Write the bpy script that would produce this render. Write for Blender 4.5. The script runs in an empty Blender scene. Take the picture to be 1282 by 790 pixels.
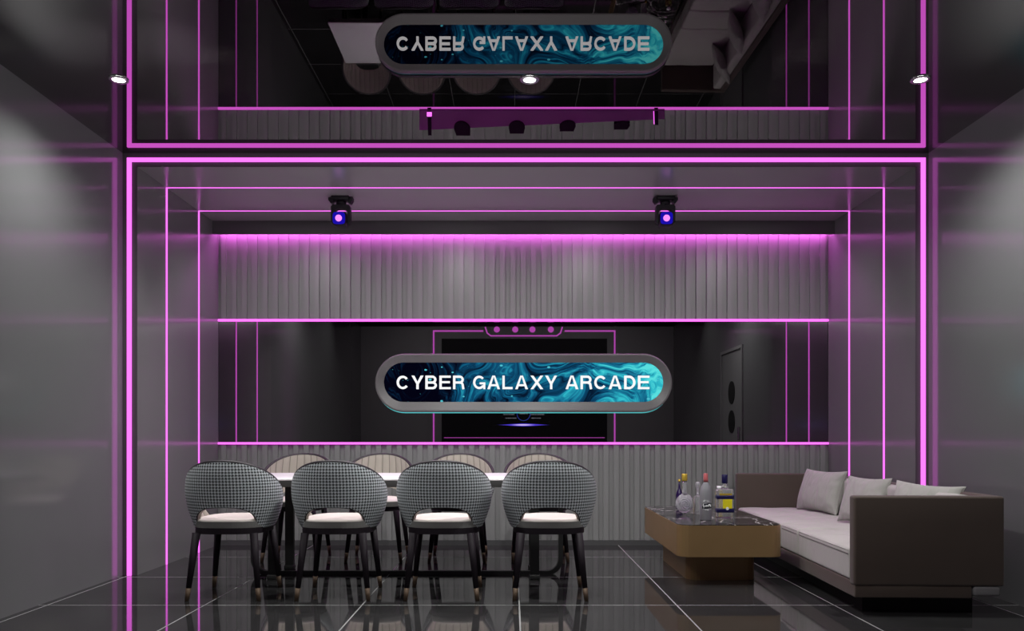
import bpy, bmesh, math, random
from mathutils import Vector, Matrix
random.seed(7)
S = 0.0058            # metres per survey unit
F = 988.0             # survey units from the lens to the portal plane
EYE = 174.0           # eye height in survey units
PI = math.pi
C = bpy.context.scene.collection

def U(d): return d * F

# ------------------------------------------------------------------ mesh helpers
class MB:
    """collects faces in survey units, builds ONE mesh object in metres"""
    def __init__(s):
        s.v = []; s.f = []; s.uv = []; s.mi = []; s.sm = []
    def add(s, verts, faces, uvs=None, mi=0, smooth=False):
        o = len(s.v)
        s.v += [tuple(p) for p in verts]
        for k, f in enumerate(faces):
            s.f.append([o + i for i in f]); s.mi.append(mi); s.sm.append(smooth)
            s.uv.append([uvs[i] for i in f] if uvs else None)
        return s
    def box(s, x0, x1, y0, y1, z0, z1, mi=0):
        v = [(x0,y0,z0),(x1,y0,z0),(x1,y1,z0),(x0,y1,z0),(x0,y0,z1),(x1,y0,z1),(x1,y1,z1),(x0,y1,z1)]
        return s.add(v, [(0,3,2,1),(4,5,6,7),(0,1,5,4),(1,2,6,5),(2,3,7,6),(3,0,4,7)], mi=mi)
    def rbox(s, x0, x1, y0, y1, z0, z1, r=2.0, seg=3, mi=0, crown=0.0, cuts=0, wob=None):
        bm = bmesh.new()
        bmesh.ops.create_cube(bm, size=1.0)
        for v in bm.verts:
            v.co = Vector(((x0+x1)/2 + v.co.x*(x1-x0), (y0+y1)/2 + v.co.y*(y1-y0), (z0+z1)/2 + v.co.z*(z1-z0)))
        bmesh.ops.bevel(bm, geom=bm.edges[:], offset=r, segments=seg, profile=0.5, affect='EDGES')
        if cuts:
            for ax in (0, 1, 2):
                lo, hi = ((x0,x1),(y0,y1),(z0,z1))[ax]
                n = max(1, int((hi-lo)/cuts))
                for k in range(1, n):
                    p = [0,0,0]; p[ax] = lo+(hi-lo)*k/n
                    nrm = [0,0,0]; nrm[ax] = 1
                    bmesh.ops.bisect_plane(bm, geom=bm.verts[:]+bm.edges[:]+bm.faces[:], plane_co=p, plane_no=nrm)
        if crown:
            for v in bm.verts:
                if v.co.z > (z0+z1)/2:
                    u = (v.co.x-(x0+x1)/2)/((x1-x0)/2); w = (v.co.y-(y0+y1)/2)/((y1-y0)/2)
                    v.co.z += crown*max(0,1-u**4)*max(0,1-w**4)
        if wob:
            for v in bm.verts: v.co = Vector(wob(v.co))
        bm.verts.index_update()
        s.add([v.co[:] for v in bm.verts], [[v.index for v in f.verts] for f in bm.faces], mi=mi, smooth=True)
        bm.free(); return s
    def lathe(s, prof, c=(0,0,0), n=32, mi=0, sx=1, sy=1, caps=True):
        vs = []; fs = []
        for (r, z) in prof:
            for k in range(n):
                a = 2*PI*k/n
                vs.append((c[0]+r*math.cos(a)*sx, c[1]+r*math.sin(a)*sy, c[2]+z))
        m = len(prof)
        for i in range(m-1):
            for k in range(n):
                k2 = (k+1) % n
                fs.append((i*n+k, i*n+k2, (i+1)*n+k2, (i+1)*n+k))
        if caps:
            fs.append(tuple(range(n-1,-1,-1))); fs.append(tuple((m-1)*n+k for k in range(n)))
        return s.add(vs, fs, mi=mi, smooth=True)
    def cone(s, p0, p1, r0, r1, n=16, mi=0):
        p0 = Vector(p0); p1 = Vector(p1); d = (p1-p0).normalized()
        a = d.orthogonal().normalized(); b = d.cross(a)
        vs = []
        for p, r in ((p0,r0),(p1,r1)):
            for k in range(n):
                t = 2*PI*k/n; vs.append(tuple(p + a*math.cos(t)*r + b*math.sin(t)*r))
        fs = [(k,(k+1)%n,n+(k+1)%n,n+k) for k in range(n)]
        fs += [tuple(range(n-1,-1,-1)), tuple(range(n,2*n))]
        return s.add(vs, fs, mi=mi, smooth=True)
    def tube(s, pts, r, n=8, mi=0, closed=False):
        pts = [Vector(p) for p in pts]; m = len(pts); vs = []; fs = []
        prev = None
        for i, p in enumerate(pts):
            if closed: t = pts[(i+1)%m]-pts[i-1]
            else: t = pts[min(i+1,m-1)]-pts[max(i-1,0)]
            t.normalize()
            a = t.orthogonal().normalized() if prev is None else (prev - t*prev.dot(t)).normalized()
            prev = a; b = t.cross(a)
            for k in range(n):
                q = 2*PI*k/n; vs.append(tuple(p + a*math.cos(q)*r + b*math.sin(q)*r))
        for i in range(m if closed else m-1):
            j = (i+1) % m
            for k in range(n): fs.append((i*n+k, i*n+(k+1)%n, j*n+(k+1)%n, j*n+k))
        if not closed:
            fs += [tuple(range(n-1,-1,-1)), tuple((m-1)*n+k for k in range(n))]
        return s.add(vs, fs, mi=mi, smooth=True)
    def prism(s, outline, z0, z1, mi=0, axis='z', top=None):
        """outline = list of (a,b); extruded along axis from z0 to z1"""
        n = len(outline)
        def P(a, b, c): return {'z':(a,b,c),'y':(a,c,b),'x':(c,a,b)}[axis]
        vs = [P(a,b,z0) for a,b in outline] + [P(a,b,z1) for a,b in outline]
        fs = [(k,(k+1)%n,n+(k+1)%n,n+k) for k in range(n)]
        s.add(vs, fs, mi=mi)
        s.add(vs, [tuple(range(n-1,-1,-1)), tuple(range(n,2*n))], mi=mi if top is None else top)
        return s
    def build(s, name, mats, parent=None, recalc=True):
        me = bpy.data.meshes.new(name)
        me.from_pydata([(x*S, y*S, z*S) for x,y,z in s.v], [], s.f)
        if not isinstance(mats, (list, tuple)): mats = [mats]
        for m in mats: me.materials.append(m)
        if any(u for u in s.uv):
            lay = me.uv_layers.new(name='UVMap')
            for p, u in zip(me.polygons, s.uv):
                if u:
                    for li, q in zip(p.loop_indices, u): lay.data[li].uv = q
        for p, m, sm in zip(me.polygons, s.mi, s.sm): p.material_index = m; p.use_smooth = sm
        if recalc:
            bm = bmesh.new(); bm.from_mesh(me)
            bmesh.ops.recalc_face_normals(bm, faces=bm.faces[:]); bm.to_mesh(me); bm.free()
        me.update()
        o = bpy.data.objects.new(name, me); C.objects.link(o)
        if parent is not None: o.parent = parent
        return o

def tag(o, label=None, cat=None, group=None, kind=None):
    if label: o['label'] = label
    if cat: o['category'] = cat
    if group: o['group'] = group
    if kind: o['kind'] = kind
    return o
def thing(name, label, cat, loc=(0,0,0), rotz=0.0, group=None):
    o = bpy.data.objects.new(name, None); C.objects.link(o)
    o.location = (loc[0]*S, loc[1]*S, loc[2]*S); o.rotation_euler = (0,0,rotz)
    o.empty_display_size = 0.1
    return tag(o, label, cat, group)
def dup(root, loc, rotz, label, group=None):
    r = root.copy(); C.objects.link(r)
    r.location = (loc[0]*S, loc[1]*S, loc[2]*S); r.rotation_euler = (0,0,rotz); r['label'] = label
    if group: r['group'] = group
    for ch in list(root.children):
        c = ch.copy(); C.objects.link(c); c.parent = r
        for g in list(ch.children):
            d = g.copy(); C.objects.link(d); d.parent = c
    return r
def sup(a, b, e=2.6, n=56, y0=0):
    pts = []
    for k in range(n):
        t = 2*PI*k/n; c, s_ = math.cos(t), math.sin(t)
        pts.append((a*math.copysign(abs(c)**(2/e), c), y0+b*math.copysign(abs(s_)**(2/e), s_)))
    return pts
def struct(name, mb, mats, label=None):
    o = mb.build(name, mats); o['kind'] = 'structure'
    if label: o['label'] = label
    return o

# ------------------------------------------------------------------ materials
def mat(name, base=(.5,.5,.5), rough=.5, metal=0.0, spec=.5, emis=None, estr=1.0, trans=0.0, ior=1.45, alpha=1.0, coat=0.0, sheen=0.0):
    m = bpy.data.materials.new(name); m.use_nodes = True
    b = m.node_tree.nodes['Principled BSDF']; I = b.inputs
    I['Base Color'].default_value = (*base,1); I['Roughness'].default_value = rough
    I['Metallic'].default_value = metal; I['Specular IOR Level'].default_value = spec
    I['IOR'].default_value = ior; I['Alpha'].default_value = alpha
    I['Transmission Weight'].default_value = trans; I['Coat Weight'].default_value = coat
    I['Sheen Weight'].default_value = sheen
    if emis: I['Emission Color'].default_value = (*emis,1); I['Emission Strength'].default_value = estr
    return m
class NT:
    def __init__(s, m): s.t = m.node_tree; s.b = s.t.nodes['Principled BSDF']
    def n(s, typ, **kw):
        x = s.t.nodes.new(typ)
        for k, v in kw.items(): setattr(x, k, v)
        return x
    def l(s, a, b): s.t.links.new(a, b)
    def _in(s, x, i, v):
        if v is None: return
        if isinstance(v, (int, float)): x.inputs[i].default_value = v
        else: s.l(v, x.inputs[i])
    def math(s, op, a, b=None, c=None, clamp=False):
        x = s.n('ShaderNodeMath', operation=op); x.use_clamp = clamp
        s._in(x,0,a); s._in(x,1,b); s._in(x,2,c); return x.outputs[0]
    def noise(s, vec, scale, detail=3, rough=.5, dist=0.0):
        x = s.n('ShaderNodeTexNoise'); s.l(vec, x.inputs['Vector'])
        x.inputs['Scale'].default_value = scale; x.inputs['Detail'].default_value = detail
        x.inputs['Roughness'].default_value = rough; x.inputs['Distortion'].default_value = dist
        return x
    def ramp(s, fac, stops, interp='LINEAR'):
        x = s.n('ShaderNodeValToRGB'); s.l(fac, x.inputs[0]); cr = x.color_ramp; cr.interpolation = interp
        while len(cr.elements) < len(stops): cr.elements.new(.5)
        for e, (p, c) in zip(cr.elements, stops): e.position = p; e.color = (*c, 1)
        return x.outputs[0]
    def mix(s, fac, a, b):
        x = s.n('ShaderNodeMix', data_type='RGBA')
        s._in(x, 0, fac)
        for i, v in ((6,a),(7,b)):
            if isinstance(v, tuple): x.inputs[i].default_value = (*v,1)
            else: s.l(v, x.inputs[i])
        return x.outputs[2]
    def pos(s): return s.n('ShaderNodeNewGeometry').outputs['Position']
    def obj(s): return s.n('ShaderNodeTexCoord').outputs['Object']
    def bump(s, h, strength=.2, dist=.01):
        x = s.n('ShaderNodeBump'); x.inputs['Strength'].default_value = strength; x.inputs['Distance'].default_value = dist
        s.l(h, x.inputs['Height']); s.l(x.outputs[0], s.b.inputs['Normal'])
    def col(s, c): s.l(c, s.b.inputs['Base Color'])

PINK = (1.0, .148, .94)
M = {}
M['neon'] = mat('neon_pink', (.1,.02,.1), .6, emis=PINK, estr=1.5)
M['neon_tv'] = mat('neon_tv', (.1,.02,.1), .6, emis=PINK, estr=1.35)
M['cove'] = mat('cove_pink', (.1,.02,.1), .6, emis=(1.0,.16,.95), estr=44.0)
def satin(name, base, rough, spec=.5, var=.06):
    m = mat(name, base, rough, spec=spec); t = NT(m)
    n = t.noise(t.pos(), 1.6, 4)
    lo = tuple(c*(1-var) for c in base); hi = tuple(c*(1+var) for c in base)
    t.col(t.mix(n.outputs[0], lo, hi)); return m
M['wall'] = satin('satin_grey_wall', (.165,.168,.170), .13, .62)
M['frontwall'] = satin('matte_grey_front_wall', (.36,.35,.36), .5, .3)
M['niche'] = satin('satin_grey_niche', (.185,.187,.187), .15, .7)
M['nceil'] = satin('satin_grey_alcove_ceiling', (.34,.325,.34), .22, .6)
M['slat'] = satin('ribbed_grey_panel', (.25,.245,.25), .36, .5)
M['trim'] = satin('portal_trim', (.075,.068,.075), .5, .4)
M['base'] = satin('grey_baseboard', (.085,.083,.087), .3)
M['mirror'] = mat('smoked_mirror', (.285,.275,.285), .0, 1.0)
M['ceilmirror'] = mat('smoked_ceiling_mirror', (.28,.265,.27), .0, 1.0)
# floor tiles
m = mat('black_polished_tile', (.02,.02,.021), .045, spec=.62); t = NT(m)
sx = t.n('ShaderNodeSeparateXYZ'); t.l(t.pos(), sx.inputs[0])
P_ = 162.0*S
def line(coord, off):
    a = t.math('SUBTRACT', coord, off*S)
    a = t.math('PINGPONG', a, P_/2)          # 0 on the joints
    return t.math('LESS_THAN', a, .0042)
gx = line(sx.outputs[0], 7.5 - 162*6); gy = line(sx.outputs[1], 812 - 162*8)
g = t.math('MAXIMUM', gx, gy)
n1 = t.noise(t.pos(), 2.2, 6, .6)
tile = t.ramp(n1.outputs[0], [(.3,(.022,.021,.022)),(.7,(.034,.033,.034))])
t.col(t.mix(g, tile, (.30,.30,.30)))
t.l(t.math('MULTIPLY_ADD', g, .4, .045), t.b.inputs['Roughness'])
M['floor'] = m
# chair fabrics
m = mat('houndstooth_fabric', (.3,.3,.3), .85, sheen=.15); t = NT(m)
uv = t.n('ShaderNodeTexCoord').outputs['UV']; sp = t.n('ShaderNodeSeparateXYZ'); t.l(uv, sp.inputs[0])
PER = 3.3
i_ = t.math('FLOOR', t.math('MULTIPLY', sp.outputs[0], 8/PER)); j_ = t.math('FLOOR', t.math('MULTIPLY', sp.outputs[1], 8/PER))
wa = t.math('LESS_THAN', t.math('FLOORED_MODULO', i_, 8), 4); we = t.math('LESS_THAN', t.math('FLOORED_MODULO', j_, 8), 4)
tw = t.math('LESS_THAN', t.math('FLOORED_MODULO', t.math('SUBTRACT', i_, j_), 4), 2)
c_ = t.math('ADD', t.math('MULTIPLY', tw, wa), t.math('MULTIPLY', t.math('SUBTRACT', 1, tw), we))
t.col(t.mix(c_, (.010,.011,.014), (.66,.70,.73))); M['hound'] = m
def fabric(name, base, rough=.9, scale=900, b=.15, var=.08):
    m = mat(name, base, rough, spec=.25, sheen=.2); t = NT(m)
    n = t.noise(t.obj(), scale, 2); n2 = t.noise(t.obj(), 6, 3)
    lo = tuple(c*(1-var) for c in base); hi = tuple(min(1,c*(1+var)) for c in base)
    t.col(t.mix(n2.outputs[0], lo, hi)); t.bump(n.outputs[0], b, .001); return m
M['cream'] = fabric('cream_seat_velvet', (.66,.60,.56))
M['seatshade'] = fabric('seat_shade_grey', (.17,.165,.16))  # shade on the lower seat side, put into the colour
M['taupe'] = fabric('taupe_channel_velvet', (.50,.42,.375))
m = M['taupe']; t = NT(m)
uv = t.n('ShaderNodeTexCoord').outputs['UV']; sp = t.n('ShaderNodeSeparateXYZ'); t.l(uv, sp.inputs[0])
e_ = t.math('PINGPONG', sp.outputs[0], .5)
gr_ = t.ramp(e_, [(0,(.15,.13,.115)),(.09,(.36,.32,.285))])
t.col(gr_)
M['linen'] = fabric('pale_grey_linen', (.44,.425,.40), var=.05)
M['pillow'] = fabric('pale_pillow_linen', (.38,.375,.35), var=.05)
for k_ in ('linen', 'pillow'):
    m = M[k_]; t = NT(m)
    mp = t.n('ShaderNodeMapping'); t.l(t.obj(), mp.inputs[0]); mp.inputs['Rotation'].default_value = (.6,.2,.5); mp.inputs['Scale'].default_value = (1,2.6,1)
    nz = t.noise(mp.outputs[0], 4.0 if k_ == 'linen' else 5.5, 1.5, .5, .5)
    t.bump(nz.outputs[0], .5 if k_ == 'pillow' else .3, .05 if k_ == 'pillow' else .03)
M['sofa'] = fabric('dark_brown_leather', (.085,.062,.052), .55, 260, .25)
M['rim'] = mat('dark_piping', (.018,.013,.018), .5)
M['darkwood'] = satin('dark_lacquered_wood', (.018,.013,.018), .6, .2)
M['bronze'] = mat('bronze_tip', (.12,.078,.052), .6, .3)
M['steel'] = satin('black_steel', (.028,.028,.028), .42)
M['white'] = mat('white_table_top', (.80,.79,.81), .25)
M['edge'] = satin('grey_table_edge', (.045,.045,.046), .5)
m = mat('gold_brown_panel', (.30,.185,.085), .38, .35); t = NT(m)
n = t.noise(t.obj(), 5, 3); t.col(t.mix(n.outputs[0], (.25,.155,.07), (.31,.195,.092))); M['gold'] = m
m = mat('black_marble', (.02,.02,.02), .12, spec=.25, ior=1.35); t = NT(m)
p = t.obj()
a = t.noise(p, 2.4, 7, .55, 1.2).outputs[0]; a = t.math('ABSOLUTE', t.math('SUBTRACT', a, .5))
v1 = t.ramp(a, [(0,(1,1,1)),(.007,(.4,.4,.4)),(.016,(0,0,0))])
b_ = t.noise(p, 7.5, 8, .6, 1.8).outputs[0]; b_ = t.math('ABSOLUTE', t.math('SUBTRACT', b_, .47))
v2 = t.ramp(b_, [(0,(.22,.22,.22)),(.014,(0,0,0))])
vv = t.math('MAXIMUM', v1, v2); t.col(t.mix(vv, (.022,.021,.021), (.62,.60,.58))); M['marble'] = m
M['glass'] = mat('clear_glass', (.92,.92,.94), .05, trans=.85, ior=1.22)
M['lilacglass'] = mat('lilac_cut_glass', (.86,.83,.90), .08, trans=.72, ior=1.25)
M['frost'] = mat('frosted_glass', (.42,.41,.45), .35, trans=.5, ior=1.2)
M['amber'] = mat('amber_spirit', (.85,.70,.25), .05, trans=.8, ior=1.33)
M['gold_cap'] = mat('gold_cap', (.62,.43,.06), .35, .5)
M['red_cap'] = mat('rose_cap', (.50,.12,.13), .4)
M['navy'] = mat('navy_label', (.005,.003,.055), .4)
M['yellow'] = mat('yellow_label', (.72,.62,.01), .5)
M['silver'] = mat('silver_print', (.8,.8,.82), .4)
M['chrome'] = mat('chrome_ring', (.6,.6,.6), .2, 1.0)
M['lamp'] = mat('lamp_disc', (1,1,1), .5, emis=(1,.98,.96), estr=9)
M['bezel'] = satin('grey_sign_bezel', (.15,.142,.146), .34)
M['teal'] = mat('teal_edge_light', (.05,.3,.3), .5, emis=(.10,.62,.62), estr=.75)
M['letters'] = mat('white_letters', (.02,.02,.02), .5, emis=(1,1,1), estr=.95)
M['black'] = mat('black_plastic', (.010,.008,.012), .45, spec=.3)
M['lens'] = mat('pink_lens', (.1,.1,.1), .4, emis=(1,.27,1), estr=1.0)
M['blue'] = mat('blue_face', (0,0,.02), .8, spec=.05, emis=(.025,.010,1), estr=.38)
M['magenta'] = mat('magenta_acrylic', (.15,.006,.14), .5, spec=.2, alpha=.80)
M['magled'] = mat('magenta_led', (.1,.02,.1), .6, emis=PINK, estr=1.5)
M['hood'] = mat('dark_hood', (.010,.001,.010), .9, spec=.05)
M['screen'] = mat('dark_screen', (.035,.032,.037), .6, spec=.08)
M['screen2'] = mat('matte_dark_strip', (.02,.02,.02), .9, spec=.1)
M['tvframe'] = satin('grey_tv_surround', (.34,.33,.34), .5, .3)
M['tvblue'] = mat('blue_flare', (0,0,0), .5, emis=(.12,.07,1.0), estr=2.0)
M['tvring'] = mat('blue_screen_ring', (0,0,0), .5, emis=(.06,.10,.7), estr=1.0)
M['tvcore'] = mat('white_flare', (0,0,0), .5, emis=(.75,.6,1.0), estr=3.0)
M['tvtext'] = mat('screen_text', (0,0,0), .5, emis=(.4,.42,.48), estr=.8)
M['seam'] = mat('grey_seam', (.16,.15,.14), .8)
M['palefoot'] = mat('pale_foot', (.22,.21,.22), .5)
M['doorp'] = satin('grey_door', (.20,.198,.20), .6, .2)

# sign artwork: domain-warped blue and teal fluid
m = mat('galaxy_artwork', (0,0,0), 1.0, spec=0); t = NT(m)
p = t.obj()
def vmath(op, a, b, c=None):
    x = t.n('ShaderNodeVectorMath', operation=op)
    for i, v in enumerate((a, b, c)):
        if v is None: continue
        if isinstance(v, tuple): x.inputs[i].default_value = v
        else: t.l(v, x.inputs[i])
    return x.outputs[0]
w1 = t.noise(p, 1.15, 1.5, .45)
q1 = vmath('MULTIPLY_ADD', vmath('SUBTRACT', w1.outputs['Color'], (.5,.5,.5)), (2.3,0,2.3), p)
w2 = t.noise(q1, 2.0, 2, .5)
q2 = vmath('MULTIPLY_ADD', vmath('SUBTRACT', w2.outputs['Color'], (.5,.5,.5)), (.55,0,.55), q1)
mp = t.n('ShaderNodeMapping'); t.l(q2, mp.inputs[0]); mp.inputs['Rotation'].default_value = (0, math.radians(-24), 0); mp.inputs['Scale'].default_value = (1.4, 1, 11)
streak = t.noise(mp.outputs[0], 1.5, 5, .66).outputs[0]
mp2 = t.n('ShaderNodeMapping'); t.l(q1, mp2.inputs[0]); mp2.inputs['Scale'].default_value = (.8, 1, 1.8)
broad = t.noise(mp2.outputs[0], 1.3, 2, .5).outputs[0]
sp = t.n('ShaderNodeSeparateXYZ'); t.l(p, sp.inputs[0])
grad = t.math('MULTIPLY_ADD', sp.outputs[0], .25, .33)      # brighter to the right (object metres)
grad = t.math('ADD', grad, t.math('MULTIPLY', sp.outputs[2], .35))
tot = t.math('ADD', grad, t.math('ADD', t.math('MULTIPLY_ADD', streak, 2.1, -1.05), t.math('MULTIPLY_ADD', broad, 1.5, -.75)))
col = t.ramp(tot, [(0.0,(.001,.001,.006)),(.20,(.002,.012,.035)),(.42,(.004,.07,.16)),(.60,(.010,.20,.33)),(.80,(.03,.50,.60)),(1.0,(.10,.74,.74))])
vo = t.n('ShaderNodeTexVoronoi'); t.l(vmath('MULTIPLY', p, (1,1,1.6)), vo.inputs['Vector']); vo.inputs['Scale'].default_value = 20.0
scn = t.n('ShaderNodeSeparateColor'); t.l(vo.outputs['Color'], scn.inputs[0])
rad_ = t.math('MULTIPLY', scn.outputs[1], .36)
dots = t.math('MULTIPLY', t.math('LESS_THAN', vo.outputs['Distance'], rad_), t.math('GREATER_THAN', scn.outputs[0], .62))
col = t.mix(dots, col, (.08,.52,.62))
t.l(col, t.b.inputs['Emission Color']); t.b.inputs['Emission Strength'].default_value = 1.0
M['art'] = m

# ------------------------------------------------------------------ room shell
XL, XR = -487.0, 521.0          # room side walls
NL, NR = -469.0, 505.0          # alcove side walls
YB = -22.0                      # wall behind the viewer
YP = F                          # portal plane
YN = U(1.2755)                  # alcove back wall
ZC = EYE + 354.0                # ceiling
ZN = EYE + 337.0                # alcove ceiling
struct('floor', MB().box(XL-30, XR+30, YB-30, YN+40, -12, 0), M['floor'])
struct('ceiling', MB().box(XL-30, XR+30, YB-30, YN+40, ZC, ZC+12), M['ceilmirror'])
struct('wall_left', MB().box(XL-20, XL, YB, YP, 0, ZC), M['wall'])
dy0, dy1, dz = U(.578), U(.748), 374.0
struct('wall_right', MB().box(XR, XR+20, YB, YP, 0, ZC), M['wall'])
struct('wall_alcove_left', MB().box(XL-20, NL, YP, YN, 0, ZC), M['niche'])
struct('wall_alcove_right', MB().box(NR, XR+20, YP, YN, 0, ZC), M['niche'])
struct('ceiling_alcove', MB().box(NL, NR, YP, YN+20, ZN, ZC), M['nceil'])
struct('wall_front', MB().box(XL-20, XR+20, YB-20, YB, 0, ZC), M['frontwall'])
# back wall of the alcove: ribbed cladding above and below a recessed mirror
zl, zu = EYE - 9*1.2755, EYE + 145*1.2755
wb = MB().box(XL-20, XR+20, YN+4, YN+24, 0, ZC)
n = 59; per = (NR-NL)/n
for k in range(n):
    x = NL + k*per + per*.25
    wb.box(x, x+per*.5, YN, YN+4, 8, zl-2)
    wb.box(x, x+per*.5, YN, YN+4, zu+2, ZN)
struct('wall_back', wb, M['slat'])
struct('baseboard_back', MB().box(NL, NR, YN-2, YN+4, 0, 8), M['base'])
mr = MB().box(NL, NR, YN+1, YN+4, zl-1, zu+1).build('wall_mirror', M['mirror'])
tag(mr, 'wide smoked mirror band between two pink lines on the alcove back wall', 'mirror')
# portal trim (dark U-shaped face around the alcove)
tr = MB()
tr.box(XL, NL, YP-1.0, YP, 0, ZC); tr.box(NR, XR, YP-1.0, YP, 0, ZC); tr.box(NL, NR, YP-1.0, YP, ZN, ZC)
struct('trim_1', tr, M['trim'])
# valance that hides the cove light
struct('trim_2', MB().box(NL, NR, U(1.250), U(1.2532), EYE+253*1.250, ZN), M['trim'])
cl = MB().box(NL+2, NR-2, YN-8.0, YN-5.0, ZN-10.5, ZN-6).build('cove_light', M['cove'])
tag(cl, 'hidden pink strip light washing the top of the ribbed alcove wall', 'strip light')

# neon lines
def neon(name, mb, label, group=None):
    o = mb.build(name, M['neon']); return tag(o, label, 'neon light', group)
b = MB(); y0, y1 = YP-4.0, YP-1.0
b.box(-480.3, -475.6, y0, y1, 0, 521.3); b.box(511.2, 515.9, y0, y1, 0, 521.3); b.box(-475.6, 511.2, y0, y1, 516.8, 521.3)
neon('portal_neon', b, 'thick pink neon frame around the alcove opening')
for d, lab in ((1.084, 'thin pink neon line round the alcove walls and ceiling, nearer the opening'),
               (1.1955, 'thin pink neon line round the alcove walls and ceiling, nearer the ribbed wall')):
    b = MB(); y = U(d)
    b.box(NL, NL+1.0, y-1.5, y+1.5, 0, ZN); b.box(NR-1.0, NR, y-1.5, y+1.5, 0, ZN); b.box(NL+1.0, NR-1.0, y-1.5, y+1.5, ZN-.25, ZN)
    neon('neon_line', b, lab)
for z, lab in ((zu, 'horizontal pink neon bar along the top edge of the mirror band'),
               (zl, 'horizontal pink neon bar along the bottom edge of the mirror band')):
    neon('neon_bar', MB().box(NL, NR, YN-2.0, YN+1, z-1.7, z+1.7), lab, None)

# door on the right wall, seen in the mirror
dr = MB().box(XR-1.0, XR, dy0, dy1, 0, dz).build('door_1', M['doorp']); dr['kind'] = 'structure'
fr = MB()
fr.box(XR-4, XR, dy0-7, dy0, 0, dz+7); fr.box(XR-4, XR, dy1, dy1+7, 0, dz+7); fr.box(XR-4, XR, dy0, dy1, dz, dz+7)
fr.build('door_frame', M['doorp'], dr)
for zc in (277, 208):
    yc = (dy0+dy1)/2; pv = MB()
    ring = [(yc+27*math.cos(2*PI*k/40), zc+27*math.sin(2*PI*k/40)) for k in range(40)]
    pv.prism(ring, XR-2.2, XR-1.0, axis='x'); pv.build('porthole', M['screen2'], dr)
MB().rbox(XR-7, XR-1.0, dy1-18, dy1-14, 165, 195, 1).build('door_handle', M['chrome'], dr)

# games screen on the wall behind the viewer, seen in the mirror
dm = (2*YN - YB)/F
def mx(x): return (x-641)*dm
def mz(y): return EYE + (546-y)*dm
tv = thing('wall_screen', 'large screen with pink light frame and blue flare, seen in the mirror behind the sign', 'screen', (0,0,0))
sb = MB().box(mx(536), mx(776), YB, YB+3, 60, ZC-1); sb.build('surround', M['tvframe'], tv)
MB().box(mx(553), mx(760), YB+3, YB+3.6, 120, mz(424)).build('display', M['screen'], tv)
nl = MB(); q0, q1 = YB+3, YB+4.2; w = 2.2
zt_ = mz(414.5)
nl.box(mx(543)-w, mx(543)+w, q0, q1, 70, zt_+w); nl.box(mx(769.5)-w, mx(769.5)+w, q0, q1, 70, zt_+w)
nl.box(mx(543)+w, mx(605), q0, q1, zt_-w, zt_+w); nl.box(mx(707), mx(769.5)-w, q0, q1, zt_-w, zt_+w)
nl.box(mx(556), mx(757), YB+3.6, q1, mz(548)-.8, mz(548)+.8)
nl.build('light_frame', M['neon_tv'], tv)
nb = MB(); zt2 = ZC-3; zb2 = mz(421.5)
nb.prism([(mx(606),zt2),(mx(705),zt2),(mx(702),zb2+10),(mx(697),zb2),(mx(614),zb2),(mx(609),zb2+10)], YB+4.2, YB+7, axis='y')
hood = nb.build('control_box', M['tvframe'], tv)
ol = MB()
def ribbon(mb, pts, w, y0, y1, closed=False):
    """flat ribbon in the x-z plane with mitred joints"""
    n = len(pts); L = []; R = []
    for i, p in enumerate(pts):
        def dirv(a, b):
            dx, dz = b[0]-a[0], b[1]-a[1]; l = math.hypot(dx, dz) or 1; return dx/l, dz/l
        if closed: a = dirv(pts[i-1], p); b = dirv(p, pts[(i+1)%n])
        else:
            a = dirv(pts[max(i-1,0)], pts[max(i,1)]); b = dirv(pts[min(i,n-2)], pts[min(i+1,n-1)])
        nx, nz = -(a[1]+b[1]), (a[0]+b[0]); l = math.hypot(nx, nz) or 1; nx /= l; nz /= l
        c = max(.35, nx*-a[1] + nz*a[0]); h = w/2/c
        L.append((p[0]+nx*h, p[1]+nz*h)); R.append((p[0]-nx*h, p[1]-nz*h))
    m = n if closed else n-1
    for i in range(m):
        j = (i+1) % n
        q = [L[i], L[j], R[j], R[i]]
        mb.prism(q, y0, y1, axis='y')
ribbon(ol, [(mx(607.5),zt2),(mx(610),zb2+11),(mx(614.5),zb2+2),(mx(697),zb2+2),(mx(701.5),zb2+11),(mx(704),zt2)], 4.0, YB+7, YB+7.8)
ol.build('box_outline', M['neon_tv'], hood)
for x in (622, 645, 666.5, 689.5):
    ring = [(mx(x)+9.5*math.cos(2*PI*k/28), mz(412.8)+9.5*math.sin(2*PI*k/28)) for k in range(28)]
    MB().prism(ring, YB+7, YB+8, axis='y').build('round_light', M['neon_tv'], hood)
sc = MB()
ribbon(sc, [(mx(655.5)+21*math.cos(2*PI*k/40), mz(518.5)+21*math.sin(2*PI*k/40)) for k in range(40)], 2.0, YB+3.6, YB+4.0, True)
sc.build('screen_ring', M['tvring'], tv)
fl = MB()
def lens(mb, x0, x1, zc, h, y0, y1):
    up = [(x0+(x1-x0)*k/20, zc+h*math.sin(PI*k/20)**2) for k in range(21)]
    dn = [(x1-(x1-x0)*k/20, zc-h*math.sin(PI*k/20)**2) for k in range(1,20)]
    mb.prism(up+dn, y0, y1, axis='y')
lens(fl, mx(622), mx(689), mz(532), 4.5, YB+3.6, YB+3.9); fl.build('blue_flare', M['tvblue'], tv)
fc = MB(); lens(fc, mx(638), mx(671), mz(532), 2.2, YB+3.9, YB+4.2); fc.build('flare_core', M['tvcore'], tv)
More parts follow.
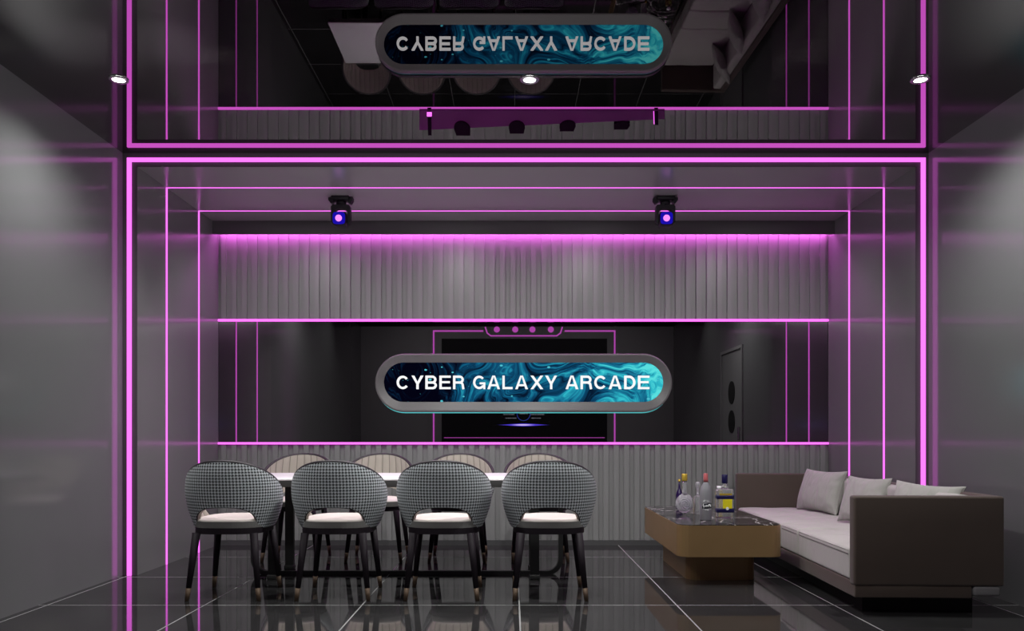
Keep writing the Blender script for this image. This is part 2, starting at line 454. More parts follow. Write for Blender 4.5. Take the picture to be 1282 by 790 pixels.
for (x0, x1, y) in ((630,644,519),(633,646,523.5),(664,681,519),(665,677,523.5),(650.5,660.5,518)):
    k = mx(x0); tx = MB(); zz_ = mz(y)
    pts_u = []; pts_d = []
    while k < mx(x1):
        hh = random.uniform(.7, 1.8); pts_u += [(k, zz_+hh), (k+1.6, zz_+hh)]; pts_d += [(k, zz_-hh), (k+1.6, zz_-hh)]; k += 1.65
    tx.prism(pts_u + pts_d[::-1], YB+3.6, YB+4.0, axis='y'); tx.build('text_line', M['tvtext'], tv)
# added matte strip, blocks the mirror ceiling's reflection of the screen top
struct('ceiling_reflection_block', MB().box(XL, XR, YB, 62, ZC-.6, ZC), M['screen2'])

# ------------------------------------------------------------------ ceiling fittings
def downlight(x, y, label):
    r = thing('downlight', label, 'ceiling light', (x, y, ZC), 0, None)
    a = MB(); prof = [(9.2,0),(9.2,-1.0),(8.2,-1.6),(6.2,-1.4),(6.0,-.5)]
    a.lathe(prof, n=36, caps=False); a.build('ring', M['chrome'], r)
    a = MB().lathe([(6.0,-.55),(6.0,-.9)], n=36); a.build('lamp_disc', M['lamp'], r)
    return r
for x, y, lab in ((-390, U(.792), 'small round recessed spotlight beside the top left corner of the neon frame'),
                  (17.4, U(.792), 'small round recessed spotlight in the ceiling, above the middle of the sign'),
                  (405, U(.792), 'small round recessed spotlight beside the top right corner of the neon frame')):
    downlight(x, y, lab)

# magenta acrylic plate of unknown use, flush under the mirror ceiling
pl = thing('ceiling_plate', 'translucent magenta plate with four dark hoods under the mirror ceiling', 'ceiling light', (0,0,ZC))
def cp(x, y): d = 354/(546-y); return ((x-641)*d, U(d))
outl = [cp(525,137.5), cp(832,137.5), cp(832,148), cp(525,162)]
MB().prism(outl, -1.0, -.05).build('acrylic_plate', M['magenta'], pl)
for (x, yt, yb, w) in ((580,150,167.5,10),(647,149.5,165,10),(709.5,149,162.2,10),(777,150,159.8,9.8)):
    X, Y1 = cp(x, yb); _, Y0 = cp(x, yt); r = w*(354/(546-yb)); h = MB(); n = 20; L = Y1-Y0
    prof = [(X + r*math.cos(PI + PI*k/n)*(1), Y0 + L*.55 + L*.55*math.sin(PI+PI*k/n)) for k in range(n+1)]
    prof += [(X+r*.86, Y1), (X-r*.86, Y1)]
    h.prism(prof, -2.2, -1.0); h.build('plate_hood', M['hood'], pl)
for (x, ya, yb, led) in ((537.5,137.5,167,True),(821.5,137.5,154,False)):
    bk = MB().prism([cp(x-2.4,ya), cp(x+2.4,ya), cp(x+2.8,yb), cp(x-1.6,yb)], -2.4, -1.0).build('bracket', M['hood'], pl)
    if led: MB().prism([cp(x-3,ya), cp(x+3,ya), cp(x+3,142.5), cp(x-3,142.5)], -3.0, -2.4).build('led', M['magled'], bk)
    else: MB().prism([cp(x-3.4,ya), cp(x-2.6,ya), cp(x-2.2,yb-1), cp(x-3.0,yb-1)], -2.4, -1.4).build('led', M['magled'], bk)

# moving-head stage lights
def moving_head():
    r = thing('moving_head_light', 'black moving-head stage light with glowing blue face hanging on the left of the alcove ceiling', 'stage light', (-241, U(1.127), ZN))
    MB().rbox(-12.5,12.5,-9,9,-5.5,.4,1.2).build('base', M['black'], r)
    for sx in (-1,1):
        c = MB(); c.prism([(sx*10,-1.0),(sx*17,-1.6),(sx*17.2,-5),(sx*14,-9.5),(sx*11,-9),(sx*10,-5)], -5, 5, axis='y'); c.build('clamp', M['black'], r)
    y = MB(); y.lathe([(7,-5.4),(7,-12)], n=24)
    pts = [(-13.5,-16)]
    outer = [(-13.6,-36),(-13.6,-14),(-11.5,-11.5),(11.5,-11.5),(13.6,-14),(13.6,-36),(11,-38.5),(9.6,-36),(9.6,-23)]
    outer += [(9.6*math.cos(t), -23+6.2*math.sin(t)) for t in [PI*k/14 for k in range(1,14)]]
    outer += [(-9.6,-23),(-9.6,-36),(-11,-38.5)]
    n = len(outer)
    y.prism(outer, -4.5, 4.5, axis='y'); y.build('yoke', M['black'], r)
    hd = MB(); hd.rbox(-9.3,9.3,-13,9,-42.0,-23.5,3.4,4); h = hd.build('head', M['black'], r)
    f = MB(); rr = [(-.4+px, -33.0+pz) for px, pz in sup(8.6, 8.4, 4.5, 40)]
    f.prism(rr, -13.8, -13.0, axis='y'); f.build('face_ring', M['blue'], h)
    f = MB(); rr = [(-.6+4.6*math.cos(2*PI*k/32), -33.2+4.6*math.sin(2*PI*k/32)) for k in range(32)]
    f.prism(rr, -14.8, -13.8, axis='y'); f.build('lens', M['lens'], h)
    return r
mh = moving_head()
dup(mh, (216, U(1.127), ZN), 0, 'black moving-head stage light with glowing blue face hanging on the right of the alcove ceiling')

# ------------------------------------------------------------------ the sign
DS = 1.268
def gx_(x): return (x-655.5)*DS
def gz_(y): return (479.5-y)*DS
sg = thing('neon_sign', 'pill-shaped sign reading CYBER GALAXY ARCADE over blue swirl artwork in front of the mirror', 'sign',
           ((655.5-641)*DS, U(DS), EYE+(546-479.5)*DS))
def capsule(x0, x1, y0, y1, n=24):
    r = (y1-y0)/2; cy = (y0+y1)/2; pts = []
    for k in range(n+1):
        a = -PI/2 + PI*k/n; pts.append((gx_(x1-r+r*math.cos(a)), gz_(cy-r*math.sin(a))))
    for k in range(n+1):
        a = PI/2 + PI*k/n; pts.append((gx_(x0+r+r*math.cos(a)), gz_(cy-r*math.sin(a))))
    return pts[::-1]
loops = [(capsule(471.2,840,444.2,515), 5.6), (capsule(470,841,443,516), 5.0), (capsule(470,841,443,516), -2.4), (capsule(470.8,840.2,443.8,515.3), -3.4),
         (capsule(472.2,838.8,445.2,513.6), -3.6), (capsule(480.5,830.5,453.8,503.2), 1.0), (capsule(480.5,830.5,453.8,503.2), 3.0)]
vs = []; fs = []; n = len(loops[0][0])
for lp, y in loops: vs += [(a, y, b_) for a, b_ in lp]
for i in range(len(loops)-1):
    for k in range(n): fs.append((i*n+k, i*n+(k+1)%n, (i+1)*n+(k+1)%n, (i+1)*n+k))
bz = MB(); bz.add(vs, fs, smooth=False)
bz.build('bezel', M['bezel'], sg)
MB().prism(capsule(480.5,830.5,453.8,503.2), 1.6, 3.0, axis='y').build('artwork_panel', M['art'], sg)
MB().prism(capsule(470.2,840.8,444.5,517.1), 5.6, 8.4, axis='y').build('edge_light', M['teal'], sg)
# hand-drawn grotesque capitals; x in 0..1, z in 0..1 of cap height
def arc(cx, cz, rx, rz, a0, a1, n=18):
    return [(cx+rx*math.cos(math.radians(a0+(a1-a0)*k/n)), cz+rz*math.sin(math.radians(a0+(a1-a0)*k/n))) for k in range(n+1)]
def glyph(ch, W, H, t):
    """returns (strokes, polygons)"""
    h = t/2; T = []; G = []
    if ch == 'C': T = [arc(W/2, H/2, W/2-h, H/2-h, 38, 322, 30)]
    elif ch == 'G':
        T = [arc(W/2, H/2, W/2-h, H/2-h, 42, 325, 30)]
        G = [[(W*.54,H*.36),(W,H*.36),(W,H*.50),(W*.54,H*.50)],[(W-t*.9,0),(W,0),(W,H*.4),(W-t*.9,H*.4)]]
    elif ch == 'Y':
        k = 1.2*t
        G = [[(0,H),(k,H),(W/2+h,H*.38),(W/2-h,H*.38)],[(W-k,H),(W,H),(W/2+h,H*.38),(W/2-h,H*.38)],[(W/2-h,0),(W/2+h,0),(W/2+h,H*.42),(W/2-h,H*.42)]]
    elif ch == 'L': G = [[(0,0),(t,0),(t,H),(0,H)],[(0,0),(W,0),(W,t*.92),(0,t*.92)]]
    elif ch == 'E':
        G = [[(0,0),(t,0),(t,H),(0,H)]] + [[(0,z),(w,z),(w,z+t*.88),(0,z+t*.88)] for z, w in ((0,W),(H*.46-.1*t,W*.93),(H-t*.88,W))]
    elif ch == 'A':
        k = 1.12*t
        G = [[(0,0),(k,0),(W/2+.12*t,H),(W/2-.60*t,H)],[(W,0),(W-k,0),(W/2-.12*t,H),(W/2+.60*t,H)],[(W*.24,H*.22),(W*.76,H*.22),(W*.72,H*.36),(W*.28,H*.36)]]
    elif ch == 'X':
        k = 1.22*t
        G = [[(0,0),(k,0),(W,H),(W-k,H)],[(W,0),(W-k,0),(0,H),(k,H)]]
    elif ch == 'D':
        T = [[(t*.5,h*.92),(W*.42,h*.92)]+arc(W*.42,H/2,W*.58-h,H/2-h*.92,-90,90)[1:]+[(t*.5,H-h*.92)]]
        G = [[(0,0),(t,0),(t,H),(0,H)]]
    elif ch in 'BR':
        g = h*.9; r1 = (H*.5-g*.4)/2-.02*H; zc = H-g-r1; zb_ = zc-r1
        T = [[(t*.5,H-g),(W*.60,H-g)]+arc(W*.60,zc,W*.36-h,r1,90,-90)[1:]+[(t*.5,zb_)]]
        G = [[(0,0),(t,0),(t,H),(0,H)]]
        if ch == 'B':
            r2 = (zb_-g)/2
            T.append([(t*.5,zb_),(W*.60,zb_)]+arc(W*.60,g+r2,W*.40-h,r2,90,-90)[1:]+[(t*.5,g)])
        else: T.append(arc(W*.56,zb_-H*.17,W*.32-h*.2,H*.17,90,10)+[(W*.90,h*1.2),(W*.93,0)])
    return T, G
spans = [('C',496.7,512),('Y',515.4,530.2),('B',532.7,547),('E',550.2,564.3),('R',567.3,581.2),('G',592.3,607.6),('A',610.2,626),('L',629,641.8),
         ('A',645,661),('X',664.2,680),('Y',682.6,697.4),('A',708,724),('R',726.8,741),('C',744,759.4),('A',762,778),('D',781.4,795.4),('E',798.7,812.8)]
z0 = gz_(487.2); H = 16.8*DS
for ch, a, b_ in spans:
    lt = MB(); T, G = glyph(ch, (b_-a)*DS, H, 2.85*DS)
    for q_, P in enumerate(T): ribbon(lt, [(gx_(a)+px, z0+pz) for px, pz in P], 2.7*DS, -2.2-.05*q_, 1.2+.05*q_)
    for q_, P in enumerate(G): lt.prism([(gx_(a)+px, z0+pz) for px, pz in P], -2.5-.05*q_, .8+.05*q_, axis='y')
    lt.build('letter', M['letters'], sg)

# ------------------------------------------------------------------ dining chairs
def chair_a(z):
    z = max(z, 60)
    a = 41.8 + 10.2*math.sin(PI/2*min(1,max(0,(z-75)/42)))
    if z > 117: a -= 4.5*((z-117)/29)**2
    return a
def chair_b(z): return 38 + 8.0*min(1,max(0,(z-75)/60))
TM = math.radians(122)
def zt(t): return 146.5 - 63*(abs(t)/TM)**2.25
TA = math.radians(49)
def zbm(t):
    q = abs(t)/TA
    e = 75.0 + 2.0*max(0,(abs(t)-TA)/(TM-TA))
    if q >= 1: return e
    return 75 + 24*(1-q**2.7)**.55
ths = []
N = 96
for k in range(-N, N+1): ths.append(TM*k/N)
for e in (.90,.94,.965,.985,.995,1.0): ths += [TA*e, -TA*e]
ths = sorted(set(round(t,6) for t in ths))
def shell_pt(t, z, off):
    return ((chair_a(z)-off)*math.sin(t), -(chair_b(z)-off)*math.cos(t), z)
def make_shell():
    rows = 14; n = len(ths)
    out = MB(); inn = MB()
    vs = []; uvs = []
    def tcl(z, t): return 0
    for t in ths:
        z0, z1 = zbm(t), max(zt(t), zbm(t)+1)
        for r in range(rows+1):
            v = r/rows; z = z0+(z1-z0)*v
            puff = 0.9*math.sin(PI*v)**.5 if 0<v<1 else 0
            vs.append(shell_pt(t, z, -puff)); uvs.append((t*50, z*1.04))
    fs = [(i*(rows+1)+r, (i+1)*(rows+1)+r, (i+1)*(rows+1)+r+1, i*(rows+1)+r+1) for i in range(n-1) for r in range(rows)]
    out.add(vs, fs, uvs, smooth=True)
    vs = []; uvs = []; TH = 5.0
    for t in ths:
        z0, z1 = zbm(t), max(zt(t), zbm(t)+1)
        for r in range(rows+1):
            v = r/rows; z = z0+(z1-z0)*v
            ch = 1.8*abs(math.sin(t*13.5))**.45*(min(1, v*4, (1-v)*6))
            vs.append(shell_pt(t, z, TH+ch)); uvs.append((t*13.5/PI, z))
    inn.add(vs, fs, uvs, smooth=True)
    # closing edges go with the inner lining
    vo, vi = out.v, inn.v[:]
    m = rows+1
    for i in range(n-1):
        for r in (0, rows):
            a, b = i*m+r, (i+1)*m+r
            inn.add([vo[a], vo[b], vi[b], vi[a]], [(0,1,2,3)], [(.5,0)]*4)
    for i in (0, n-1):
        for r in range(rows):
            a = i*m+r; inn.add([vo[a], vo[a+1], vi[a+1], vi[a]], [(0,1,2,3)], [(.5,0)]*4)
    path = [shell_pt(t, max(zt(t), zbm(t)+1)+.3, 2.2) for t in ths]
    t0 = ths[0]; t1 = ths[-1]
    path = [shell_pt(t0, zbm(t0), 2.2)] + path + [shell_pt(t1, zbm(t1), 2.2)]
    arch = [shell_pt(t, zbm(t), 1.0) for t in ths]
    return out, inn, path, arch
def make_chair(label, group):
    r = thing('dining_chair', label, 'chair', (0,0,0), 0, group)
    out, inn, path, arch = make_shell()
    o = out.build('backrest', M['hound'], r, recalc=True)
    inn.build('back_lining', M['taupe'], r)
    MB().tube(path, 2.2, 8).build('piping', M['rim'], o)
    MB().tube(arch, .8, 6).build('arch_piping', M['rim'], o)
    MB().prism(sup(38.5, 36.5, 3.0), 70, 76.5).build('seat_frame', M['darkwood'], r)
    st = MB(); lv = [(.99,76.3),(1.02,77.6),(1.025,80),(1.02,83.0),(1.0,84.4),(.965,85.1),(.85,86.2),(.6,87.4),(.3,88.0)]
    vs = []; fs = []; n = 56
    for k, z in lv: vs += [(x*k, y*k+1.0, z) for x, y in sup(37.5, 35.5, 3.0)]
    for i in range(len(lv)-1):
        for k in range(n): fs.append((i*n+k, i*n+(k+1)%n, (i+1)*n+(k+1)%n, (i+1)*n+k))
    fs.append(tuple((len(lv)-1)*n+k for k in range(n))); fs.append(tuple(range(n-1,-1,-1)))
    st.add(vs, fs, smooth=True); st.build('seat', M['cream'], r)
    MB().prism(sup(38.9, 37.0, 3.0, 56, 1.0), 76.4, 83.2).build('seat_shade_band', M['seatshade'], r)  # grey band painting the shaded lower side of the cream seat
    for sx in (-1,1):
        for sy in (-1,1):
            top = Vector((sx*30.5, sy*31.5, 71)); ft = Vector((sx*38.0, sy*38.3, 0))
            mid = ft.lerp(top, 13.5/71)
            l = MB().cone(top, mid, 4.3, 2.75).build('leg', M['darkwood'], r)
            MB().cone(mid, ft, 2.75, 2.2).build('leg_tip', M['bronze'], l)
    return r
cx = [-305.0, -189.5, -74.5, 40.5]
gF = 'houndstooth dining chairs on the near side of the table'
gB = 'dining chairs on the far side of the table, facing the viewer'
labF = ['houndstooth dining chair, its back to the viewer, leftmost of the near row',
        'houndstooth dining chair, its back to the viewer, second from left in near row',
        'houndstooth dining chair, its back to the viewer, third from left in near row',
        'houndstooth dining chair of the near row, the one closest to the coffee table']
labB = ['taupe channel-back dining chair across the table, leftmost of the far row',
        'taupe channel-back dining chair across the table, second from left in far row',
        'taupe channel-back dining chair across the table, third from left in far row',
        'taupe channel-back dining chair of the far row, the one closest to the coffee table']
c0 = make_chair(labF[0], gF)
c0.location = (cx[0]*S, U(.881)*S, 0)
for k in range(1,4): dup(c0, (cx[k], U(.881), 0), 0, labF[k], gF)
for k in range(4): dup(c0, (cx[k]-1.5, U(1.138), 0), PI, labB[k], gB)

# ------------------------------------------------------------------ dining table
tb = thing('dining_table', 'long white-topped dining table with black steel base between two rows of chairs', 'table', (-132.5, U(1.008), 0))
tw_, td_ = 205.5, 78.0
MB().rbox(-tw_, tw_, -td_, td_, 122, 124, .6, 2).build('tabletop', M['white'], tb)
MB().rbox(-tw_+.5, tw_-.5, -td_+.5, td_-.5, 114.5, 122, .5, 2).build('apron', M['edge'], tb)
lp = MB()
def rrect(x0, x1, z0, z1, r, n=8):
    P = []
    for cx_, cz_, a0 in ((x1-r,z1-r,0),(x0+r,z1-r,90),(x0+r,z0+r,180),(x1-r,z0+r,270)):
        P += [(cx_+r*math.cos(math.radians(a0+90*k/n)), cz_+r*math.sin(math.radians(a0+90*k/n))) for k in range(n+1)]
    return P
ribbon(lp, rrect(-193.5, 194, 1.5, 113, 18), 5.5, -3.5, 3.5, True)
lp.build('base_loop', M['steel'], tb)
for X in (-158, 160):
    for yy in (-36, 36):
        l = MB(); l.box(X-5.5, X+5.5, yy-3, yy+3, 4, 114.4); l.rbox(X-6.5, X+6.5, yy-6, yy+6, 0, 6, 1.5); l.build('leg', M['steel'], tb)

# ------------------------------------------------------------------ coffee table
ct = thing('coffee_table', 'low gold-brown coffee table with black marble top beside the sofa', 'table', (254, U(1.0495), 0))
def chamf(x, y, r):
    P = []
    for cx_, cy_, a0 in ((x-r,y-r,0),(-x+r,y-r,90),(-x+r,-y+r,180),(x-r,-y+r,270)):
        P += [(cx_+r*math.cos(math.radians(a0+90*k/6)), cy_+r*math.sin(math.radians(a0+90*k/6))) for k in range(7)]
    return P
MB().prism(chamf(61, 124, 15), 34, 70.4).build('slab', M['gold'], ct)
MB().prism(chamf(60.3, 123.3, 14.5), 70.4, 71.3).build('marble_top', M['marble'], ct)
MB().prism(chamf(42, 84, 15), 0, 34).build('pedestal', M['gold'], ct)

# ------------------------------------------------------------------ bottles on the coffee table
ZT = 71.3
def at(x, y): d = (EYE-ZT)/(y-546); return ((x-641)*d, U(d), ZT)
# round swirled decanter bottle with yellow cap
r = thing('liquor_bottle', 'round swirled clear glass bottle with tall neck and yellow cap', 'bottle', at(857,644))
b = MB(); n = 48
prof = []
for k in range(25):
    a = -PI/2+PI*k/24; prof.append((11.2*math.cos(a), 14.5+13.2*math.sin(a)))
vs = []; fs = []
for (rr, z) in prof:
    for k in range(n):
        a = 2*PI*k/n; w = 1+.06*math.sin(5*a+z*.35)
        vs.append((rr*math.cos(a)*w, rr*.62*math.sin(a)*w, max(0.0,z)))
for i in range(24):
    for k in range(n): fs.append((i*n+k, i*n+(k+1)%n, (i+1)*n+(k+1)%n, (i+1)*n+k))
b.add(vs, fs, smooth=True)
b.build('body', M['lilacglass'], r)
sw = MB()
for j in range(3):
    P = []
    for k in range(30):
        a = 5.2*k/29 + j*2.1; rad = 2+6.3*k/29
        P.append((rad*math.cos(a), -7.0+.05*rad*rad*.55, 14+rad*math.sin(a)))
    sw.tube(P, .75, 8)
sw.build('swirl', M['lilacglass'], r)
MB().lathe([(4.2,25.8),(3.0,29),(2.7,36),(2.6,44)], n=24).build('neck', M['glass'], r)
MB().lathe([(3.5,44.0),(3.7,45),(3.7,52.5),(3.3,53.2)], n=24).build('cap', M['gold_cap'], r)
# slim dark bottle behind
r = thing('liquor_bottle', 'slim dark violet bottle with small gold top, behind the round swirled bottle', 'bottle', at(850.5,636.5))
MB().lathe([(4.6,0),(4.9,1),(4.9,19),(4.0,23),(1.8,28),(1.3,33),(1.2,38)], n=24).build('body', mat('violet_glass',(.02,.008,.06),.15), r)
MB().lathe([(1.7,38),(1.9,39),(1.6,41.5)], n=20).build('cap', M['gold_cap'], r)
# cut glass decanter
r = thing('glass_decanter', 'small square-shouldered cut glass decanter with teardrop stopper', 'decanter', at(873.6,643))
b = MB(); n = 48; prof = [(5.2,0),(5.5,.8),(5.5,21),(5.2,22.6),(2.2,24),(1.6,25)]
vs = []; fs = []
for (rr, z) in prof:
    for k in range(n):
        a = 2*PI*k/n; w = 1+(.05*math.cos(12*a) if z<22 else 0); vs.append((rr*w*math.cos(a), rr*w*math.sin(a), z))
for i in range(len(prof)-1):
    for k in range(n): fs.append((i*n+k, i*n+(k+1)%n, (i+1)*n+(k+1)%n, (i+1)*n+k))
fs += [tuple(range(n-1,-1,-1)), tuple((len(prof)-1)*n+k for k in range(n))]
b.add(vs, fs, smooth=True); b.build('body', M['glass'], r)
MB().lathe([(1.2,25),(2.1,25.6),(2.1,26.6),(1.0,27.2),(1.0,30),(2.2,34),(3.3,38),(3.2,40.5),(1.8,42.2)], n=24).build('stopper', M['lilacglass'], r)
# frosted bottle with rose cap
r = thing('liquor_bottle', 'tall frosted grey bottle with rose-red cap and white script logo', 'bottle', at(883.6,651))
bd = MB().lathe([(6.6,0),(7.1,.8),(7.2,32),(6.9,36),(5.6,41),(3.4,44.5),(2.7,46.5)], n=36).build('body', M['frost'], r)
MB().lathe([(2.9,46.5),(2.7,50),(2.6,56.5),(2.3,57)], n=24).build('cap', M['red_cap'], r)
lb = MB()
def wrap(pts, w, z0, R=7.35):
    P = []
    for x, z in pts: a = x/R; P.append((R*math.sin(a), -R*math.cos(a), z0+z))
    lb.tube(P, w, 6)
wrap([(-5.6,4),(-5.0,6),(-4.4,2.2),(-3.6,2.0),(-3.0,4.6),(-2.4,2.0),(-1.8,4.4),(-1.2,2.2)], .38, 14)
wrap([(-.6,5),(-.4,2.2),(.2,4.2),(.9,4.2),(.9,2.4),(1.6,4.6)], .38, 14)
wrap([(2.0,6),(2.3,2.2)], .38, 14); wrap([(2.1,4.2),(3.8,4.8)], .38, 14); wrap([(3.6,6.4),(4.2,2.4),(5.4,3.6)], .38, 14)
wrap([(-5.2,9),(-2,10.5),(2,9.2),(5.4,7.8)], .3, 14); wrap([(-4.8,.2),(0,-1.4),(5.2,-.4)], .3, 14)
lb.build('script_logo', M['silver'], bd)
dk = MB(); vs=[]; fs=[]
for k in range(17):
    a = math.radians(-52+104*k/16)
    for z in (14.5,20.8): vs.append((7.28*math.sin(a), -7.28*math.cos(a), z+.6*math.sin(a*3)))
for k in range(16): fs.append((2*k,2*k+2,2*k+3,2*k+1))
dk.add(vs, fs, smooth=True); dk.build('logo_band', mat('logo_band',(.03,.03,.04),.4), bd, recalc=False)
# square bottle with navy and yellow label
r = thing('liquor_bottle', 'square clear bottle with navy cap and yellow label between navy bands', 'bottle', at(907.3,647.5))
bd = MB().rbox(-10.6,10.6,-5.5,5.5,0,36,2.6,4).build('body', M['glass'], r)
MB().lathe([(4.4,36),(4.6,38.5),(3.2,39.6),(3.0,43)], n=24).build('neck', M['glass'], r)
MB().lathe([(3.4,43),(3.7,43.6),(3.7,53.4),(3.3,54)], n=24).build('cap', M['navy'], r)
MB().rbox(-10.9,10.9,-5.8,5.8,6,11.6,1.2,2).build('label_band', M['navy'], bd)
MB().rbox(-10.9,10.9,-5.8,5.8,23,28.2,1.2,2).build('label_band', M['navy'], bd)
MB().box(-3.8,7.8,-5.95,-5.55,11.6,23).build('label', M['yellow'], bd)
MB().box(-8.0,7.6,-5.8,-5.55,28.2,30.4).build('label_strip', M['gold_cap'], bd)
sl = MB(); sl.prism([(1.8+1.9*math.cos(2*PI*k/20), 11.4+1.9*math.sin(2*PI*k/20)) for k in range(20)], -6.3, -5.9, axis='y'); sl.build('seal', M['silver'], bd)
# small clear bottle behind it
r = thing('liquor_bottle', 'small clear bottle of amber spirit with a pale cap, behind the navy-capped bottle', 'bottle', at(900.6,639.5))
MB().rbox(-5.2,5.2,-3.6,3.6,0,27,1.8,3).build('body', M['amber'], r)
MB().lathe([(2.4,27),(2.2,30.5)], n=20).build('neck', M['glass'], r)
MB().lathe([(3.4,30.5),(3.5,31.2),(3.4,34)], n=20).build('cap', M['silver'], r)

# ------------------------------------------------------------------ sofa
SX, SY, SR = 331.5, U(.774), math.radians(-2.2)
so = thing('sofa', 'long low brown leather sofa with pale grey seat cushions along the right wall', 'sofa', (SX, SY, 0), SR)
MB().rbox(0, 143, 0, 13, 29, 116, 2.6, 4).build('armrest', M['sofa'], so)
MB().rbox(0, 143, 461, 474, 29, 116, 2.6, 4).build('armrest', M['sofa'], so)
MB().rbox(131, 143, 11, 463, 29, 116, 2.6, 4).build('back_panel', M['sofa'], so)
MB().rbox(1.5, 113, 2, 472, 17, 32, 1.2, 3).build('plinth', M['sofa'], so)
for (a, b_) in ((14,172),(172,238),(238,460)):
    def wob(co, a=a, b_=b_):
        x, y, z = co
        e = min(abs(y-a), abs(y-b_))
        f = math.exp(-(e/6.0)**1.5)
        if x < 30: x += .55*math.sin(y*.45+z*.12)*f*(1 if z < 60 else .3)
        if z > 60: z += .5*math.sin(x*.09+y*.07) + .4*math.sin(y*.16-x*.05)
        return (x, y, z)
    _ = MB().rbox(1.2, 113, a+.7, b_-.7, 32, 63, 3.4, 5, crown=3.2, cuts=7, wob=wob)
    sc_b = _.build('seat_cushion', M['linen'], so)
    for zz_, xx_ in ((60.6, 1.6), (57.6, .9)):
        MB().tube([(xx_, a+4+(b_-a-8)*k/30, zz_) for k in range(31)], .42, 6).build('piping', M['seam'], sc_b)
MB().rbox(112.5, 130.5, 14, 460, 60, 114, 4.5, 5, crown=1.0, cuts=30).build('back_cushion', M['linen'], so)
MB().rbox(114, 140, 1, 12, 19, 29.3, 3, 4).build('rear_foot', M['palefoot'], so)
MB().box(18, 126, 26, 452, 0, 17.2).build('under_sofa_block', M['black'], so)  # black box added to keep neon reflections from showing under the sofa
# pillows
def pillow(label, w, h, t, cen, ey, ex, ez, seed):
    """stands upright: width along local y, height along local z, thickness along x"""
    rnd = random.Random(seed); N = 30; b = MB()
    ph = [rnd.uniform(0,6.28) for _ in range(6)]
    def P(u, v, s_):
        pu = 1-.11*(1-v*v)**1.0*(abs(u)**3); pv = 1-.10*(1-u*u)*(abs(v)**3)
        th = (max(0,(1-u*u))*max(0,(1-v*v)))**.42
        wr = .9*math.sin(7*u+3*v+ph[0])*(u*u) + .7*math.sin(9*v-4*u+ph[1])*(v*v) + .5*math.sin(14*v+ph[2]+5*u)*max(0,-u)**2
        cr = 0
        corner = (u*u*v*v)
        cr = 1.1*math.sin(10*(u-v*math.copysign(1,u*v if u*v else 1))+ph[3])*corner
        return (s_*(t/2*th) + (wr+cr)*th**.8*1.3, w/2*u*pu, h/2*v*pv)
    for s_ in (1,-1):
        vs = []; fs = []
        for i in range(N+1):
            for j in range(N+1):
                u = math.sin(PI/2*(-1+2*i/N)); v = math.sin(PI/2*(-1+2*j/N))
                vs.append(P(u, v, s_))
        for i in range(N):
            for j in range(N): fs.append((i*(N+1)+j, (i+1)*(N+1)+j, (i+1)*(N+1)+j+1, i*(N+1)+j+1))
        b.add(vs, fs, smooth=True)
    o = b.build('throw_pillow', M['pillow'])
    bm = bmesh.new(); bm.from_mesh(o.data); bmesh.ops.remove_doubles(bm, verts=bm.verts[:], dist=1e-4)
    bmesh.ops.recalc_face_normals(bm, faces=bm.faces[:]); bm.to_mesh(o.data); bm.free()
    pipe = [P(math.cos(a)*1.0 if False else 0,0,1) for a in ()]
    edge = [(-1+2*k/24,-1) for k in range(24)]+[(1,-1+2*k/24) for k in range(24)]+[(1-2*k/24,1) for k in range(24)]+[(-1,1-2*k/24) for k in range(24)]
    MB().tube([P(u, v, 1) for u, v in edge], .55, 6, closed=True).build('seam_piping', M['pillow'], o)
    o.location = (cen[0]*S, cen[1]*S, cen[2]*S); o.rotation_euler = (ex, ey, ez)
    tag(o, label, 'pillow', 'pillows on the sofa'); return o
rd = math.radians
pillow('pale grey throw pillow leaning beside the far armrest of the sofa', 96, 62, 32, (441, U(1.140), 95.5), rd(16), 0, rd(12), 1)
pillow('pale grey throw pillow in the middle of the sofa', 72, 60, 24, (437, U(.992), 94.5), rd(18), 0, rd(18), 2)
pillow('pale grey throw pillow behind the near armrest of the sofa', 82, 61, 24, (443, U(.862), 94.0), rd(20), rd(2), rd(26), 3)

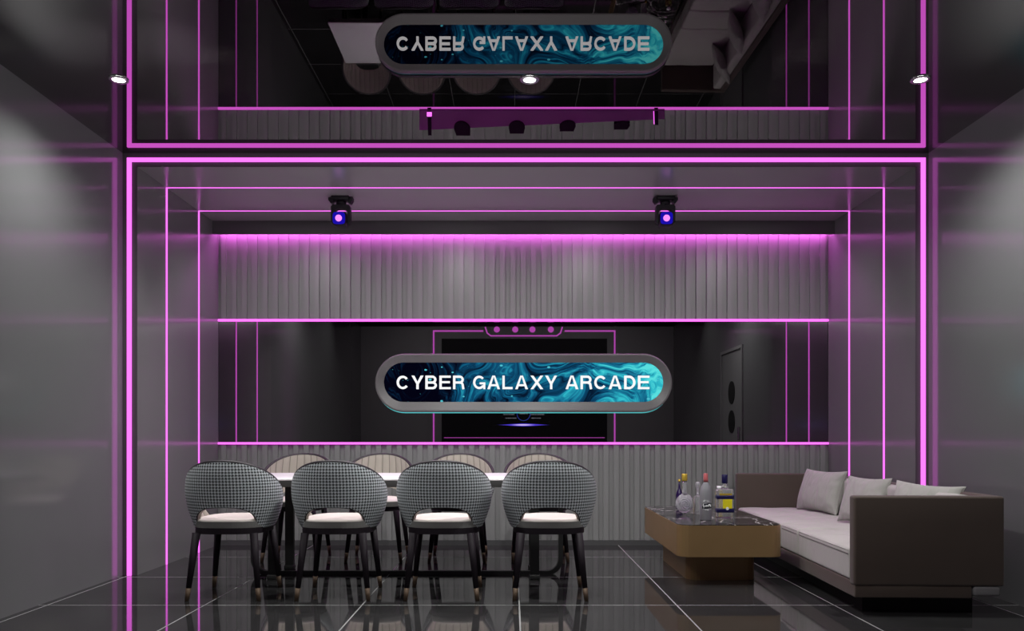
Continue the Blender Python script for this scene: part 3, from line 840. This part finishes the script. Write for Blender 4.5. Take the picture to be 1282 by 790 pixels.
# ------------------------------------------------------------------ lights
def spot(x, y, z, w, ang=130, blend=.9, col=(.985,1,.965), size=.05, aim=None):
    l = bpy.data.lights.new('spot', 'SPOT'); l.energy = w; l.spot_size = rd(ang); l.spot_blend = blend
    l.color = col; l.shadow_soft_size = size
    o = bpy.data.objects.new('spot_lamp', l); C.objects.link(o); o.location = (x*S, y*S, z*S)
    if aim: o.rotation_euler = (Vector(aim)-Vector((x,y,z))).to_track_quat('-Z','Y').to_euler()
    return o
for x in (-390, 17.4, 405):
    spot(x, U(.792), ZC-3, {-390: 100, 17.4: 190, 405: 140}[x], 150)
for x in (-300, -130, 40): spot(x, U(.965), ZC-3, 100, 110, size=.05)  # added fill spots above the dining table, no fixtures
for x in (-250, 285): spot(x, U(.42), ZC-3, 42, 140, blend=1.0, size=.0, aim=(x*.6, YB, 150))  # added unseen spots that brighten the wall behind the viewer
def area(name, x, y, z, w, sx, sy, aim, col=(.985,1,.97)):
    l = bpy.data.lights.new(name, 'AREA'); l.shape = 'RECTANGLE'; l.size = sx*S; l.size_y = sy*S; l.energy = w; l.color = col
    o = bpy.data.objects.new(name, l); C.objects.link(o); o.location = (x*S, y*S, z*S)
    o.rotation_euler = (Vector(aim)-Vector((x,y,z))).to_track_quat('-Z','Y').to_euler(); return o
area('added_fill_panel', 17, 400, ZC-18, 36, 860, 40, (17, 760, 150))  # added fill light out of view, not a fitting of the room
for x in (-340, -95, 130, 375):
    spot(x, U(1.05), ZN-5, 33, 118, blend=1.0, size=.0, aim=(x, YN, 175))  # added spots without fixtures, lifting the ribbed wall and alcove sides
w = bpy.data.worlds.new('room_air'); bpy.context.scene.world = w; w.use_nodes = True
w.node_tree.nodes['Background'].inputs[0].default_value = (.02,.02,.022,1); w.node_tree.nodes['Background'].inputs[1].default_value = 0.5

# ------------------------------------------------------------------ camera
cam = bpy.data.cameras.new('camera'); co = bpy.data.objects.new('camera', cam); C.objects.link(co)
cam.sensor_width = 36; cam.sensor_fit = 'HORIZONTAL'; cam.lens = 36*F/1282
cam.shift_y = 151.0/1282; cam.clip_start = .02
co.location = (0, 0, EYE*S); co.rotation_euler = (PI/2, 0, 0)
sc = bpy.context.scene; sc.camera = co
sc.view_settings.view_transform = 'Standard'; sc.view_settings.look = 'None'
sc.view_settings.exposure = 0; sc.view_settings.gamma = 1; sc.view_settings.use_curve_mapping = False
try:
    sc.cycles.use_denoising = True
    sc.cycles.max_bounces = 10; sc.cycles.glossy_bounces = 6; sc.cycles.transmission_bounces = 10
    sc.cycles.sample_clamp_indirect = 4.0
except Exception: pass
